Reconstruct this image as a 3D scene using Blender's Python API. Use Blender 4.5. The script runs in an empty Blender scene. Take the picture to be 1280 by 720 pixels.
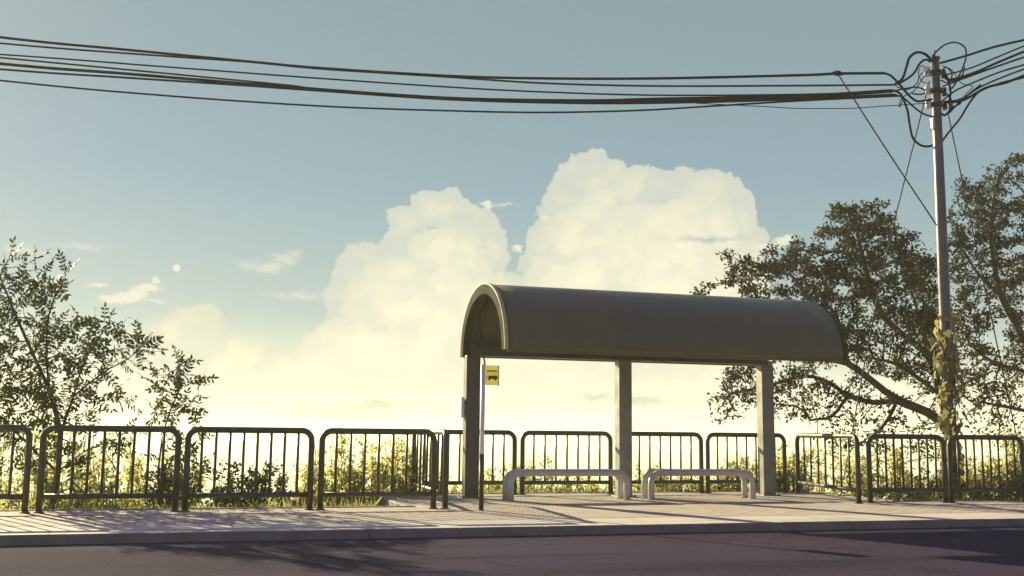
import bpy, bmesh, math, random
import numpy as np
from mathutils import Vector, Matrix
R = math.radians
scene = bpy.context.scene
col = scene.collection
rnd = random.Random(7)
rng = np.random.default_rng(11)

# ------------------------------------------------------------------ camera
# World axes follow the street: +X along the kerb, +Y away over the railings.
F_PX, PITCH, ROLL, CAM_H, YAW = 1340.0, R(7.65), R(0.58), 1.05, R(17.0)
cam_d = bpy.data.cameras.new('camera'); cam = bpy.data.objects.new('camera', cam_d); col.objects.link(cam)
cam_d.sensor_width = 36.0; cam_d.lens = 36.0 * F_PX / 1280.0; cam_d.clip_start = 0.05; cam_d.clip_end = 20000
CM = Matrix.Translation((0, 0, CAM_H)) @ Matrix.Rotation(-YAW, 4, 'Z') @ Matrix.Rotation(R(90) + PITCH, 4, 'X') @ Matrix.Rotation(ROLL, 4, 'Z')
cam.matrix_world = CM
scene.camera = cam
CM3 = CM.to_3x3()
FWD = Vector((math.sin(YAW), math.cos(YAW), 0))

def ray(px, py):
    return CM3 @ Vector(((px - 640) / F_PX, -(py - 360) / F_PX, -1.0))

def at(px, py, dist):
    """survey point: sight line of the reference view at a horizontal distance in front of the viewpoint"""
    d = ray(px, py); t = dist / d.dot(FWD)
    return Vector((0, 0, CAM_H)) + d * t

# ------------------------------------------------------------------ node helpers
class NT:
    def __init__(s, tree): s.t = tree; s.n = tree.nodes; s.l = tree.links
    def new(s, typ, **kw):
        n = s.n.new(typ)
        for k, v in kw.items(): setattr(n, k, v)
        return n
    def put(s, sock, v):
        if isinstance(v, bpy.types.NodeSocket): s.l.new(v, sock)
        elif v is not None: sock.default_value = v
    def m(s, op, a, b=None, c=None, clamp=False):
        n = s.n.new('ShaderNodeMath'); n.operation = op; n.use_clamp = clamp
        s.put(n.inputs[0], a)
        if b is not None: s.put(n.inputs[1], b)
        if c is not None: s.put(n.inputs[2], c)
        return n.outputs[0]
    def v(s, op, a, b=None, scale=None):
        n = s.n.new('ShaderNodeVectorMath'); n.operation = op
        s.put(n.inputs[0], a)
        if b is not None: s.put(n.inputs[1], b)
        if scale is not None: s.put(n.inputs['Scale'], scale)
        return n.outputs['Value'] if op in ('LENGTH', 'DOT_PRODUCT', 'DISTANCE') else n.outputs[0]
    def mix(s, f, a, b, blend='MIX'):
        n = s.n.new('ShaderNodeMix'); n.data_type = 'RGBA'; n.blend_type = blend; n.clamp_factor = True
        s.put(n.inputs[0], f)
        for i, q in ((6, a), (7, b)):
            if isinstance(q, (tuple, list)) and len(q) == 3: q = (*q, 1)
            s.put(n.inputs[i], q)
        return n.outputs[2]
    def noise(s, vec, scale, detail=3, rough=0.55, col=False, dim='3D'):
        n = s.n.new('ShaderNodeTexNoise'); n.noise_dimensions = dim; n.inputs['Scale'].default_value = scale
        n.inputs['Detail'].default_value = detail; n.inputs['Roughness'].default_value = rough
        if vec is not None: s.put(n.inputs['Vector'], vec)
        return n.outputs['Color'] if col else n.outputs[0]
    def ss(s, x, lo, hi, a=0.0, b=1.0):
        n = s.n.new('ShaderNodeMapRange'); n.interpolation_type = 'SMOOTHSTEP'
        s.put(n.inputs[0], x); s.put(n.inputs[1], lo); s.put(n.inputs[2], hi); s.put(n.inputs[3], a); s.put(n.inputs[4], b)
        return n.outputs[0]
    def ramp(s, f, stops):
        n = s.n.new('ShaderNodeValToRGB'); e = n.color_ramp.elements
        while len(e) < len(stops): e.new(0.5)
        for el, (p, c) in zip(e, stops): el.position = p; el.color = (*c, 1)
        s.put(n.inputs[0], f); return n.outputs[0]

def material(name):
    m = bpy.data.materials.new(name); m.use_nodes = True
    nt = NT(m.node_tree); b = m.node_tree.nodes['Principled BSDF']
    return m, nt, b

def paint(name, c, rough=0.45, var=0.25, spec=0.5, metal=0.0, scale=6.0, bump=0.0, wear=None):
    m, n, b = material(name)
    tc = n.new('ShaderNodeTexCoord').outputs['Object']
    k = n.noise(tc, scale, 5, 0.6)
    cc = n.mix(n.ss(k, 0.3, 0.7), tuple(x * (1 - var) for x in c), tuple(min(1, x * (1 + var)) for x in c))
    if wear:
        k2 = n.noise(tc, scale * 4, 6, 0.7)
        cc = n.mix(n.ss(k2, 0.62, 0.72), cc, wear)
    n.put(b.inputs['Base Color'], cc)
    n.put(b.inputs['Roughness'], n.ss(k, 0.2, 0.8, rough * 0.8, min(1, rough * 1.25)))
    b.inputs['Metallic'].default_value = metal
    b.inputs['Specular IOR Level'].default_value = spec
    if bump:
        bn = n.new('ShaderNodeBump'); bn.inputs['Strength'].default_value = bump; bn.inputs['Distance'].default_value = 0.01
        n.put(bn.inputs['Height'], n.noise(tc, scale * 12, 4)); n.put(b.inputs['Normal'], bn.outputs[0])
    return m

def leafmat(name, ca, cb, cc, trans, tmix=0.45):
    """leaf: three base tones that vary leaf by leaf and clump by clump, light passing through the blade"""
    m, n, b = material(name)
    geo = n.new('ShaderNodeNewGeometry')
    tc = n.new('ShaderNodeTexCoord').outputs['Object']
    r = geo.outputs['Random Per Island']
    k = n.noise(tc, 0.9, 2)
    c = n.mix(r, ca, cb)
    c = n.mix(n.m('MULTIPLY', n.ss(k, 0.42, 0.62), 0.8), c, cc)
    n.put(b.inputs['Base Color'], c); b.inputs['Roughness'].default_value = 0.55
    b.inputs['Specular IOR Level'].default_value = 0.06
    tr = n.new('ShaderNodeBsdfTranslucent')
    n.put(tr.inputs['Color'], n.mix(0.75, c, trans))
    mx = n.new('ShaderNodeMixShader'); mx.inputs[0].default_value = tmix
    out = n.n['Material Output']
    n.l.new(b.outputs[0], mx.inputs[1]); n.l.new(tr.outputs[0], mx.inputs[2]); n.l.new(mx.outputs[0], out.inputs['Surface'])
    return m

M = {}
M['rail'] = paint('railing_paint', (0.032, 0.033, 0.022), 0.40, 0.3, 0.5, scale=9, bump=0.15, wear=(0.075, 0.058, 0.04))
M['roof'] = paint('roof_paint', (0.076, 0.074, 0.024), 0.40, 0.12, 0.7, scale=1.2)
M['rim'] = paint('rim_paint', (0.026, 0.025, 0.028), 0.95, 0.15, 0.04, scale=4)
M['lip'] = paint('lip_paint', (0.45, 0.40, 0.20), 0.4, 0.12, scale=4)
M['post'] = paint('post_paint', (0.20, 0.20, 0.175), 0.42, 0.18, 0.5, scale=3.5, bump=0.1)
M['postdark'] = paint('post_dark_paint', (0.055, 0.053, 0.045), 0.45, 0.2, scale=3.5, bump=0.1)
M['bench'] = paint('bench_metal', (0.50, 0.48, 0.46), 0.38, 0.12, 0.5, scale=7, bump=0.12)
M['seat'] = paint('bench_plate', (0.42, 0.40, 0.38), 0.45, 0.15, 0.5, scale=7)
M['galv'] = paint('galvanised_steel', (0.36, 0.36, 0.38), 0.38, 0.2, 0.5, metal=0.6, scale=5, bump=0.1)
M['pole'] = paint('pole_steel', (0.10, 0.097, 0.108), 0.4, 0.22, 0.5, metal=0.35, scale=2.5, bump=0.15)
M['cable'] = paint('cable_rubber', (0.005, 0.004, 0.014), 0.95, 0.3, 0.03, scale=3)
M['wire'] = paint('stay_steel', (0.025, 0.022, 0.032), 0.7, 0.3, 0.2, metal=0.0, scale=3)
M['porcelain'] = paint('porcelain', (0.66, 0.64, 0.62), 0.3, 0.08, scale=9)
M['white'] = paint('white_paint', (0.72, 0.71, 0.70), 0.4, 0.1, scale=6)
M['signyellow'] = paint('sign_yellow', (0.80, 0.74, 0.22), 0.5, 0.06, scale=8)
M['signdark'] = paint('sign_dark', (0.045, 0.035, 0.02), 0.6, 0.1, scale=8)
M['bark'] = paint('bark_brown', (0.075, 0.06, 0.045), 0.9, 0.35, 0.15, scale=5, bump=0.8)
M['twig'] = paint('bark_dark', (0.05, 0.042, 0.034), 0.9, 0.3, 0.15, scale=8, bump=0.5)
M['rock'] = paint('red_rock', (0.20, 0.085, 0.06), 0.85, 0.3, 0.2, scale=4, bump=0.6)
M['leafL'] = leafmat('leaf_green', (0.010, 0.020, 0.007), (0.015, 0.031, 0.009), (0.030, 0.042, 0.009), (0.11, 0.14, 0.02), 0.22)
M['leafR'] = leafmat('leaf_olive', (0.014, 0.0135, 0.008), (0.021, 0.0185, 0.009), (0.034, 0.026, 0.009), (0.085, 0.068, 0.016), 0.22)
M['leafB'] = leafmat('leaf_bush', (0.095, 0.108, 0.034), (0.12, 0.128, 0.042), (0.14, 0.135, 0.046), (0.66, 0.62, 0.20), 0.68)
M['leafV'] = leafmat('leaf_vine', (0.15, 0.145, 0.07), (0.20, 0.18, 0.085), (0.16, 0.135, 0.065), (0.42, 0.38, 0.17), 0.5)
M['grass'] = leafmat('grass_blade', (0.07, 0.095, 0.025), (0.11, 0.12, 0.035), (0.13, 0.12, 0.045), (0.40, 0.40, 0.10), 0.45)

# thin sign sheet lets some of the back light through
n = NT(M['signyellow'].node_tree); tr = n.new('ShaderNodeBsdfTranslucent'); tr.inputs['Color'].default_value = (0.85, 0.82, 0.28, 1)
mx = n.new('ShaderNodeMixShader'); mx.inputs[0].default_value = 0.35; out = n.n['Material Output']
n.l.new(n.n['Principled BSDF'].outputs[0], mx.inputs[1]); n.l.new(tr.outputs[0], mx.inputs[2]); n.l.new(mx.outputs[0], out.inputs['Surface'])

# asphalt
m, n, b = material('asphalt'); M['road'] = m
tc = n.new('ShaderNodeTexCoord').outputs['Object']
big = n.noise(n.v('MULTIPLY', tc, (0.35, 1.0, 1.0)), 0.55, 4, 0.6); fine = n.noise(tc, 90, 3, 0.7); mid = n.noise(tc, 7, 5, 0.65)
c = n.mix(n.ss(big, 0.36, 0.64), (0.025, 0.018, 0.044), (0.042, 0.030, 0.066))
c = n.mix(n.m('MULTIPLY', n.ss(mid, 0.5, 0.75), 0.45), c, (0.050, 0.038, 0.066))
c = n.mix(n.m('MULTIPLY', n.ss(fine, 0.5, 0.72), 0.8), c, (0.105, 0.088, 0.115))
c = n.mix(n.m('MULTIPLY', n.ss(n.noise(n.v('MULTIPLY', tc, (0.12, 1.6, 1.0)), 1.0, 4, 0.6), 0.52, 0.68), 0.55), c, (0.022, 0.018, 0.032))
vp = n.new('ShaderNodeTexVoronoi', feature='F1'); vp.inputs['Scale'].default_value = 0.16; vp.distance = 'CHEBYCHEV'; n.put(vp.inputs['Vector'], tc)
c = n.mix(n.m('MULTIPLY', n.m('LESS_THAN', vp.outputs['Distance'], 0.22), 0.5), c, (0.020, 0.016, 0.028))
vo = n.new('ShaderNodeTexVoronoi', feature='DISTANCE_TO_EDGE'); vo.inputs['Scale'].default_value = 0.33
n.put(vo.inputs['Vector'], n.v('ADD', tc, n.v('SCALE', n.noise(tc, 1.3, 5, 0.7, col=True), None, 0.9)))
c = n.mix(n.ss(vo.outputs['Distance'], 0.006, 0.001), c, (0.02, 0.018, 0.022))
n.put(b.inputs['Base Color'], c); b.inputs['Roughness'].default_value = 1.0; b.inputs['Specular IOR Level'].default_value = 0.02
bn = n.new('ShaderNodeBump'); bn.inputs['Strength'].default_value = 0.5; bn.inputs['Distance'].default_value = 0.01
n.put(bn.inputs['Height'], fine); n.put(b.inputs['Normal'], bn.outputs[0])

# paving bricks
def brickmat(name, ca, cb, mortar, w=0.21, h=0.105):
    m, n, b = material(name)
    tc = n.new('ShaderNodeTexCoord').outputs['Object']
    wob = n.v('ADD', tc, n.v('SCALE', n.v('SUBTRACT', n.noise(tc, 6, 2, col=True), (0.5, 0.5, 0.5)), None, 0.012))
    br = n.new('ShaderNodeTexBrick'); br.inputs['Scale'].default_value = 1.0
    br.inputs['Brick Width'].default_value = w; br.inputs['Row Height'].default_value = h
    br.inputs['Mortar Size'].default_value = 0.008; br.inputs['Mortar Smooth'].default_value = 0.3; br.inputs['Bias'].default_value = 0.0
    for i, q in (('Color1', ca), ('Color2', cb), ('Mortar', mortar)): br.inputs[i].default_value = (*q, 1)
    n.put(br.inputs['Vector'], wob)
    st = n.noise(tc, 0.8, 6, 0.65); sp = n.noise(tc, 14, 5, 0.7)
    c = n.mix(n.m('MULTIPLY', n.ss(st, 0.5, 0.72), 0.45), br.outputs['Color'], (0.24, 0.215, 0.20))
    c = n.mix(n.m('MULTIPLY', n.ss(sp, 0.55, 0.75), 0.4), c, (0.50, 0.45, 0.42))
    n.put(b.inputs['Base Color'], c); b.inputs['Roughness'].default_value = 0.85; b.inputs['Specular IOR Level'].default_value = 0.2
    bn = n.new('ShaderNodeBump'); bn.inputs['Strength'].default_value = 0.9; bn.inputs['Distance'].default_value = 0.012
    hgt = n.m('ADD', n.m('SUBTRACT', 1.0, br.outputs['Fac']), n.m('MULTIPLY', sp, 0.35))
    n.put(bn.inputs['Height'], hgt); n.put(b.inputs['Normal'], bn.outputs[0])
    return m
M['paving'] = brickmat('paving_brick', (0.48, 0.425, 0.375), (0.36, 0.31, 0.275), (0.13, 0.11, 0.105))
M['slab'] = brickmat('concrete_slab', (0.48, 0.44, 0.40), (0.44, 0.40, 0.365), (0.20, 0.18, 0.18), 1.2, 0.55)
M['kerb'] = paint('kerb_concrete', (0.20, 0.185, 0.185), 0.75, 0.2, 0.3, scale=2.5, bump=0.35, wear=(0.13, 0.12, 0.12))  # dark base carries the shade on the kerb's front face
# hillside soil
m, n, b = material('hillside'); M['hill'] = m
tc = n.new('ShaderNodeTexCoord').outputs['Object']
k1 = n.noise(tc, 0.7, 5, 0.6); k2 = n.noise(tc, 9, 5, 0.7)
c = n.mix(n.ss(k1, 0.35, 0.65), (0.10, 0.105, 0.045), (0.17, 0.155, 0.075)); c = n.mix(n.ss(k2, 0.5, 0.75), c, (0.22, 0.19, 0.12))
n.put(b.inputs['Base Color'], c); b.inputs['Roughness'].default_value = 0.95; b.inputs['Specular IOR Level'].default_value = 0.1
bn = n.new('ShaderNodeBump'); bn.inputs['Strength'].default_value = 0.6; n.put(bn.inputs['Height'], k2); n.put(b.inputs['Normal'], bn.outputs[0])

m, n, b = material('sea_water'); M['sea'] = m
tc = n.new('ShaderNodeTexCoord').outputs['Object']
b.inputs['Base Color'].default_value = (0.10, 0.13, 0.13, 1); b.inputs['Roughness'].default_value = 0.12; b.inputs['IOR'].default_value = 1.33
bn = n.new('ShaderNodeBump'); bn.inputs['Strength'].default_value = 0.12; n.put(bn.inputs['Height'], n.noise(tc, 0.12, 4)); n.put(b.inputs['Normal'], bn.outputs[0])

# ------------------------------------------------------------------ geometry helpers
class MB:
    """collects vertices and faces; build() links them as one mesh object"""
    def __init__(s): s.v = []; s.f = []; s.sm = []
    def add(s, vs, fs, smooth=False):
        o = len(s.v); s.v.extend([tuple(x) for x in vs]); s.f.extend([tuple(i + o for i in f) for f in fs]); s.sm.extend([smooth] * len(fs))
    def box(s, x0, x1, y0, y1, z0, z1, bev=0.0):
        if bev <= 0:
            vs = [(x, y, z) for z in (z0, z1) for y in (y0, y1) for x in (x0, x1)]
            s.add(vs, [(0, 2, 3, 1), (4, 5, 7, 6), (0, 1, 5, 4), (2, 6, 7, 3), (0, 4, 6, 2), (1, 3, 7, 5)]); return
        bm = bmesh.new(); bmesh.ops.create_cube(bm, size=1)
        for q in bm.verts: q.co = Vector(((x0 + x1) / 2 + q.co.x * (x1 - x0), (y0 + y1) / 2 + q.co.y * (y1 - y0), (z0 + z1) / 2 + q.co.z * (z1 - z0)))
        bmesh.ops.bevel(bm, geom=bm.edges[:], offset=bev, segments=2, affect='EDGES', profile=0.5)
        bm.verts.index_update()
        s.add([q.co for q in bm.verts], [[q.index for q in f.verts] for f in bm.faces]); bm.free()
    def tube(s, pts, rad, sides=10, caps=True, smooth=True):
        pts = [Vector(p) for p in pts]; n = len(pts)
        if not hasattr(rad, '__len__'): rad = [rad] * n
        vs = []; up = None
        for i, p in enumerate(pts):
            t = (pts[min(i + 1, n - 1)] - pts[max(i - 1, 0)])
            t = t.normalized() if t.length > 1e-9 else Vector((0, 0, 1))
            if up is None:
                up = Vector((0, 0, 1)) if abs(t.z) < 0.9 else Vector((1, 0, 0))
            a = t.cross(up)
            if a.length < 1e-6: a = t.orthogonal()
            a.normalize(); bb = a.cross(t).normalized(); up = bb
            for k in range(sides):
                th = 2 * math.pi * k / sides
                vs.append(p + (a * math.cos(th) + bb * math.sin(th)) * rad[i])
        fs = []
        for i in range(n - 1):
            for k in range(sides):
                k2 = (k + 1) % sides
                fs.append((i * sides + k, i * sides + k2, (i + 1) * sides + k2, (i + 1) * sides + k))
        s.add(vs, fs, smooth)
        if caps:
            o = len(s.v) - len(vs)
            s.f.append(tuple(o + k for k in range(sides))[::-1]); s.sm.append(False)
            s.f.append(tuple(o + (n - 1) * sides + k for k in range(sides))); s.sm.append(False)
    def build(s, name, mat, parent=None, loc=None):
        me = bpy.data.meshes.new(name); me.from_pydata(s.v, [], s.f); me.update()
        me.polygons.foreach_set('use_smooth', s.sm)
        me.materials.append(mat)
        o = bpy.data.objects.new(name, me); col.objects.link(o)
        if parent: o.parent = parent
        if loc: o.location = loc
        return o

def empty(name, loc, label, cat, group=None, rz=0.0):
    o = bpy.data.objects.new(name, None); col.objects.link(o); o.location = loc; o.rotation_euler.z = rz
    o.empty_display_size = 0.2
    return tag(o, label, cat, group)
def tag(o, label, cat, group=None):
    o['label'] = label; o['category'] = cat
    if group: o['group'] = group
    return o
def kind(o, k): o['kind'] = k; return o
def spline(pts, seg=8):
    P = [Vector(p) for p in pts]; P = [P[0] * 2 - P[1]] + P + [P[-1] * 2 - P[-2]]
    out = []
    for i in range(1, len(P) - 2):
        for j in range(seg):
            t = j / seg; a, b_, c_, d_ = P[i - 1], P[i], P[i + 1], P[i + 2]
            out.append(0.5 * ((2 * b_) + (c_ - a) * t + (2 * a - 5 * b_ + 4 * c_ - d_) * t * t + (3 * b_ - a - 3 * c_ + d_) * t ** 3))
    out.append(P[-2]); return out
def copy_tree(src):
    c = src.copy(); col.objects.link(c)
    for ch in src.children:
        d = ch.copy(); col.objects.link(d); d.parent = c
    return c

# ------------------------------------------------------------------ ground
FENCE_V, BAY_V, KERB_V, BAY0, BAY1 = 14.6, 17.6, 11.68, 3.45, 10.85
def smooth01(t): t = np.clip(t, 0, 1); return t * t * (3 - 2 * t)
def terrain_z(x, y):
    x = np.asarray(x, float); y = np.asarray(y, float)
    bay = smooth01((x - (BAY0 - 0.9)) / 0.8) * smooth01(((BAY1 + 0.9) - x) / 0.8)
    edge = 15.25 + (18.1 - 15.25) * bay
    d = y - edge
    flat = -0.30 + 0.27 * smooth01((d + 0.25) / 0.2)
    wob = 0.05 * np.sin(1.7 * x + 0.6 * y) + 0.04 * np.sin(3.1 * x - 1.3 * y + 1)
    slope = np.where(d > 0.15, -0.42 * np.maximum(d - 0.15, 0) ** 1.12, 0) + np.where(d > 0.3, wob, 0)
    return np.maximum(flat + slope, -44 + 0.6 * wob)
def axis(lo, hi, dense0, dense1, st):
    a = list(np.arange(dense0, dense1 + 1e-6, st)); s = st
    q = a[-1]
    while q < hi: s *= 1.22; q += s; a.append(min(q, hi))
    q = a[0]; s = st
    while q > lo: s *= 1.22; q -= s; a.insert(0, max(q, lo))
    return np.array(a)
xs = axis(-1500, 1500, -7, 18, 0.3); ys = axis(-600, 1900, 12, 30, 0.15)
XX, YY = np.meshgrid(xs, ys); ZZ = terrain_z(XX, YY)
mb = MB(); nx = len(xs)
mb.v = [tuple(p) for p in np.stack([XX.ravel(), YY.ravel(), ZZ.ravel()], 1)]
mb.f = [(j * nx + i, j * nx + i + 1, (j + 1) * nx + i + 1, (j + 1) * nx + i) for j in range(len(ys) - 1) for i in range(nx - 1)]
mb.sm = [True] * len(mb.f)
kind(mb.build('ground', M['hill']), 'structure')
mb = MB(); mb.box(-1500, 1500, 60, 1900, -43.4, -43.0); kind(mb.build('sea', M['sea']), 'structure')  # added water sheet, mirrors the cream sky into the view below the horizon
mb = MB(); mb.box(-120, 120, 2.45, KERB_V, -0.29, -0.098); kind(mb.build('road', M['road']), 'structure')
# walkway: bricks as far as the railings and in the bay, smooth slabs next to the kerb
mb = MB(); mb.box(-120, 120, 12.72, 14.95, -0.28, 0.0); mb.box(BAY0 - 0.25, BAY1 + 0.25, 14.95, 17.9, -0.28, 0.0)
kind(mb.build('pavement', M['paving']), 'structure')
mb = MB(); mb.box(-120, 120, KERB_V + 0.037, 12.72, -0.28, -0.003); kind(mb.build('pavement_slabs', M['slab']), 'structure')
mb = MB()
for i in range(-60, 60):
    mb.box(i * 1.0 + 0.0015, i * 1.0 + 0.9985, KERB_V, KERB_V + 0.035, -0.28, 0.0 + rnd.uniform(-0.002, 0.002), 0.010)
kind(mb.build('kerb', M['kerb']), 'structure')
mb = MB(); mb.box(-120, 120, -4, 2.28, -0.28, 0.0); kind(mb.build('near_pavement', M['paving']), 'structure')
mb = MB()
for i in range(-40, 40): mb.box(i + 0.004, i + 0.996, 2.285, 2.44, -0.28, 0.003, 0.022)
kind(mb.build('near_kerb', M['kerb']), 'structure')
# coping strip closing the outer edge of the walkway
mb = MB()
def coping(x0, x1, y0, y1): mb.box(x0, x1, y0, y1, -0.28, 0.012, 0.012)
coping(-40, BAY0 - 0.25, 14.952, 15.07); coping(BAY1 + 0.25, 60, 14.952, 15.07)
coping(BAY0 - 0.37, BAY0 - 0.252, 15.075, 18.02); coping(BAY1 + 0.252, BAY1 + 0.37, 15.075, 18.02); coping(BAY0 - 0.248, BAY1 + 0.248, 17.902, 18.02)
kind(mb.build('edging', M['kerb']), 'structure')

# ------------------------------------------------------------------ railings
def rail_frame_pts(L, H, rb=0.13, seg=7):
    pts = [(0, 0, 0), (0, 0, H * 0.5), (0, 0, H - rb)]
    for k in range(1, seg): a = math.pi - k / seg * math.pi / 2; pts.append((rb + rb * math.cos(a), 0, H - rb + rb * math.sin(a)))
    pts += [(rb, 0, H), (L / 2, 0, H), (L - rb, 0, H)]
    for k in range(1, seg): a = math.pi / 2 - k / seg * math.pi / 2; pts.append((L - rb + rb * math.cos(a), 0, H - rb + rb * math.sin(a)))
    pts += [(L, 0, H - rb), (L, 0, H * 0.5), (L, 0, 0)]
    return pts
def make_railing(L, nb, label, H=1.08):
    root = empty('railing_panel', (0, 0, 0), label, 'railing', 'railing panels along the pavement edge')
    q = MB(); rt = 0.040
    q.tube(rail_frame_pts(L, H - rt), rt, 12)
    q.build('frame', M['rail'], root)
    q = MB(); q.tube([(rt, 0, 0.20), (L / 2, 0, 0.20), (L - rt, 0, 0.20)], 0.034, 10); q.build('lower_rail', M['rail'], root)
    for i in range(nb):
        x = L * (i + 1) / (nb + 1)
        q = MB(); q.tube([(x, 0, 0.215), (x, 0, 0.6), (x, 0, H - rt * 1.6)], 0.0180, 8); q.build('bar', M['rail'], root)
    for x in (0, L):
        q = MB(); q.tube([(x, 0, 0.0), (x, 0, 0.014), (x, 0, 0.02)], [0.062, 0.062, 0.04], 14, smooth=False); q.build('foot_flange', M['rail'], root)
    return root
panels = [  # x0, y0, x1, y1, bars, label
    (-3.44, 14.63, -1.78, 14.62, 8, 'dark railing panel cut off by the left edge of the picture'),
    (-1.62, 14.62, -0.01, 14.60, 8, 'dark railing panel in front of the leafy tree, second from the left end'),
    (0.11, 14.62, 1.69, 14.60, 8, 'dark railing panel between the leafy tree and the sapling, third from the left end'),
    (1.83, 14.60, 3.36, 14.57, 7, 'dark railing panel that ends beside the bay corner, just left of the shelter'),
    (3.52, 14.54, 3.67, 17.36, 8, 'dark railing panel turning back from the pavement at the left side of the shelter bay'),
    (3.92, 17.62, 5.46, 17.61, 7, 'rear railing panel crossing behind the dark left post of the shelter'),
    (5.60, 17.61, 7.21, 17.60, 7, 'rear railing panel seen through the shelter behind the left bench'),
    (7.36, 17.61, 8.96, 17.60, 7, 'rear railing panel behind the right bench, right of the middle shelter post'),
    (9.09, 17.60, 10.64, 17.58, 7, 'rear railing panel crossing behind the right post of the shelter'),
    (10.74, 17.30, 10.17, 14.66, 7, 'slanting railing panel closing the right side of the shelter bay'),
    (10.42, 14.72, 11.75, 14.62, 8, 'dark railing panel left of the utility pole, in front of the tree branches'),
    (11.90, 14.66, 13.20, 14.52, 8, 'dark railing panel right of the utility pole at the picture edge'),
]
cache = {}
for (x0, y0, x1, y1, nb, lab) in panels:
    L = math.hypot(x1 - x0, y1 - y0); key = (round(L, 1), nb)
    if key not in cache: o = make_railing(key[0], nb, lab); cache[key] = o
    else: o = copy_tree(cache[key]); o['label'] = lab
    o.location = (x0, y0, 0.0); o.rotation_euler = (0, 0, math.atan2(y1 - y0, x1 - x0)); o.scale = (L / key[0], 1, 1)

# ------------------------------------------------------------------ bus shelter
sh = empty('bus_shelter', (7.15, 16.5, 0), 'bus shelter with dark barrel vaulted roof carried by three rear posts', 'bus shelter')
SO = Vector((7.15, 16.5, 0))
def sbuild(q, name, mat, parent=sh):
    q.v = [(x - SO.x, y - SO.y, z) for x, y, z in q.v]
    return q.build(name, mat, parent)
RU0, RU1, VC, VA = 4.36, 9.98, 15.86, 1.26
def arch(k, off, n=40):
    t = math.pi * k / n
    c_, s_ = math.cos(t), math.sin(t)
    z0 = 2.24 + 0.02 * c_                       # back edge a little higher than the front edge
    return (VC + (VA - off) * c_, z0 + (1.065 - off) * max(s_, 0) ** 0.92)
def arch_shell(u0, u1, o0, o1, nu=14, n=40):
    q = MB(); vs = []
    us = [u0 + (u1 - u0) * i / nu for i in range(nu + 1)]
    for off in (o0, o1):
        for u in us:
            for k in range(n + 1): y, z = arch(k, off, n); vs.append((u, y, z))
    N = n + 1; blk = (nu + 1) * N; fs = []; sm = []
    for s_ in (0, 1):
        for i in range(nu):
            for k in range(n):
                a = s_ * blk + i * N + k; f = (a, a + 1, a + N + 1, a + N); fs.append(f if s_ else f[::-1]); sm.append(True)
    for k in range(n):
        a = k; fs.append((a, a + 1, blk + a + 1, blk + a)); sm.append(False)
        a = nu * N + k; fs.append((a + 1, a, blk + a, blk + a + 1)); sm.append(False)
    for i in range(nu):
        a = i * N; fs.append((a, a + N, blk + a + N, blk + a)[::-1]); sm.append(False)
        a = i * N + n; fs.append((a, a + N, blk + a + N, blk + a)); sm.append(False)
    q.v = vs; q.f = fs; q.sm = sm
    return q
sbuild(arch_shell(RU0 + 0.05, RU1 - 0.05, 0.0, 0.045), 'roof', M['roof'])
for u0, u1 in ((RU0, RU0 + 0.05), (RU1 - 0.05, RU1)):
    rm_ = sbuild(arch_shell(u0, u1, 0.0, 0.15, 1), 'end_rim', M['rim']); u0 < 5 and sbuild(arch_shell(u0 - 0.004, u1 + 0.004, -0.018, -0.001, 1), 'edge_strip', M['lip'], rm_)  # pale strip added on the left rim, paints its sunlit edge
for u in (4.62, 7.13, 9.72):
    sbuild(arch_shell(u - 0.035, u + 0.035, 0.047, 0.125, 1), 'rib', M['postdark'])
q = MB(); q.tube([(RU0 + 0.052, VC - VA + 0.03, 2.212), (RU1 - 0.052, VC - VA + 0.03, 2.212)], 0.026, 8); sbuild(q, 'gutter', M['roof'])
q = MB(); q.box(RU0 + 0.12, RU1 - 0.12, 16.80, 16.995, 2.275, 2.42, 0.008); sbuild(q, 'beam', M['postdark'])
def channel_post(u, mat):
    q = MB(); w, d = 0.115, 0.105
    q.box(u - w, u + w, 16.90 - d, 16.90 + d, 0.012, 2.274, 0.010)
    o = sbuild(q, 'post', mat)
    q = MB(); q.box(u - 0.17, u + 0.17, 16.90 - 0.17, 16.90 + 0.17, 0.0, 0.012, 0.003)
    for sx in (-1, 1):
        for sy in (-1, 1): q.tube([(u + sx * 0.145, 16.9 + sy * 0.145, 0.008), (u + sx * 0.145, 16.9 + sy * 0.145, 0.035)], 0.012, 6, smooth=False)
    pl = sbuild(q, 'base_plate', mat, o)
    return o
p1 = channel_post(4.50, M['postdark']); p2 = channel_post(7.16, M['post']); p3 = channel_post(9.87, M['post'])  # left post takes a darker paint that stands in for the arch's shade
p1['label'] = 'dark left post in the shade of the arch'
q = MB(); q.tube(spline([(4.66, 16.80, 2.275), (4.685, 16.78, 2.12), (4.68, 16.775, 1.98), (4.640, 16.79, 1.84), (4.632, 16.80, 1.6), (4.632, 16.80, 0.6), (4.632, 16.80, 0.03)]), 0.014, 8)
sbuild(q, 'conduit', M['signdark'])
q = MB(); q.box(4.305, 4.352, 16.80, 17.02, 1.27, 1.60, 0.004); pn = sbuild(q, 'notice_board', M['white'])
q = MB(); q.box(4.3525, 4.384, 16.84, 16.96, 1.34, 1.38); q.box(4.3525, 4.384, 16.84, 16.96, 1.49, 1.53); sbuild(q, 'bracket', M['postdark'], pn)

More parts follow.
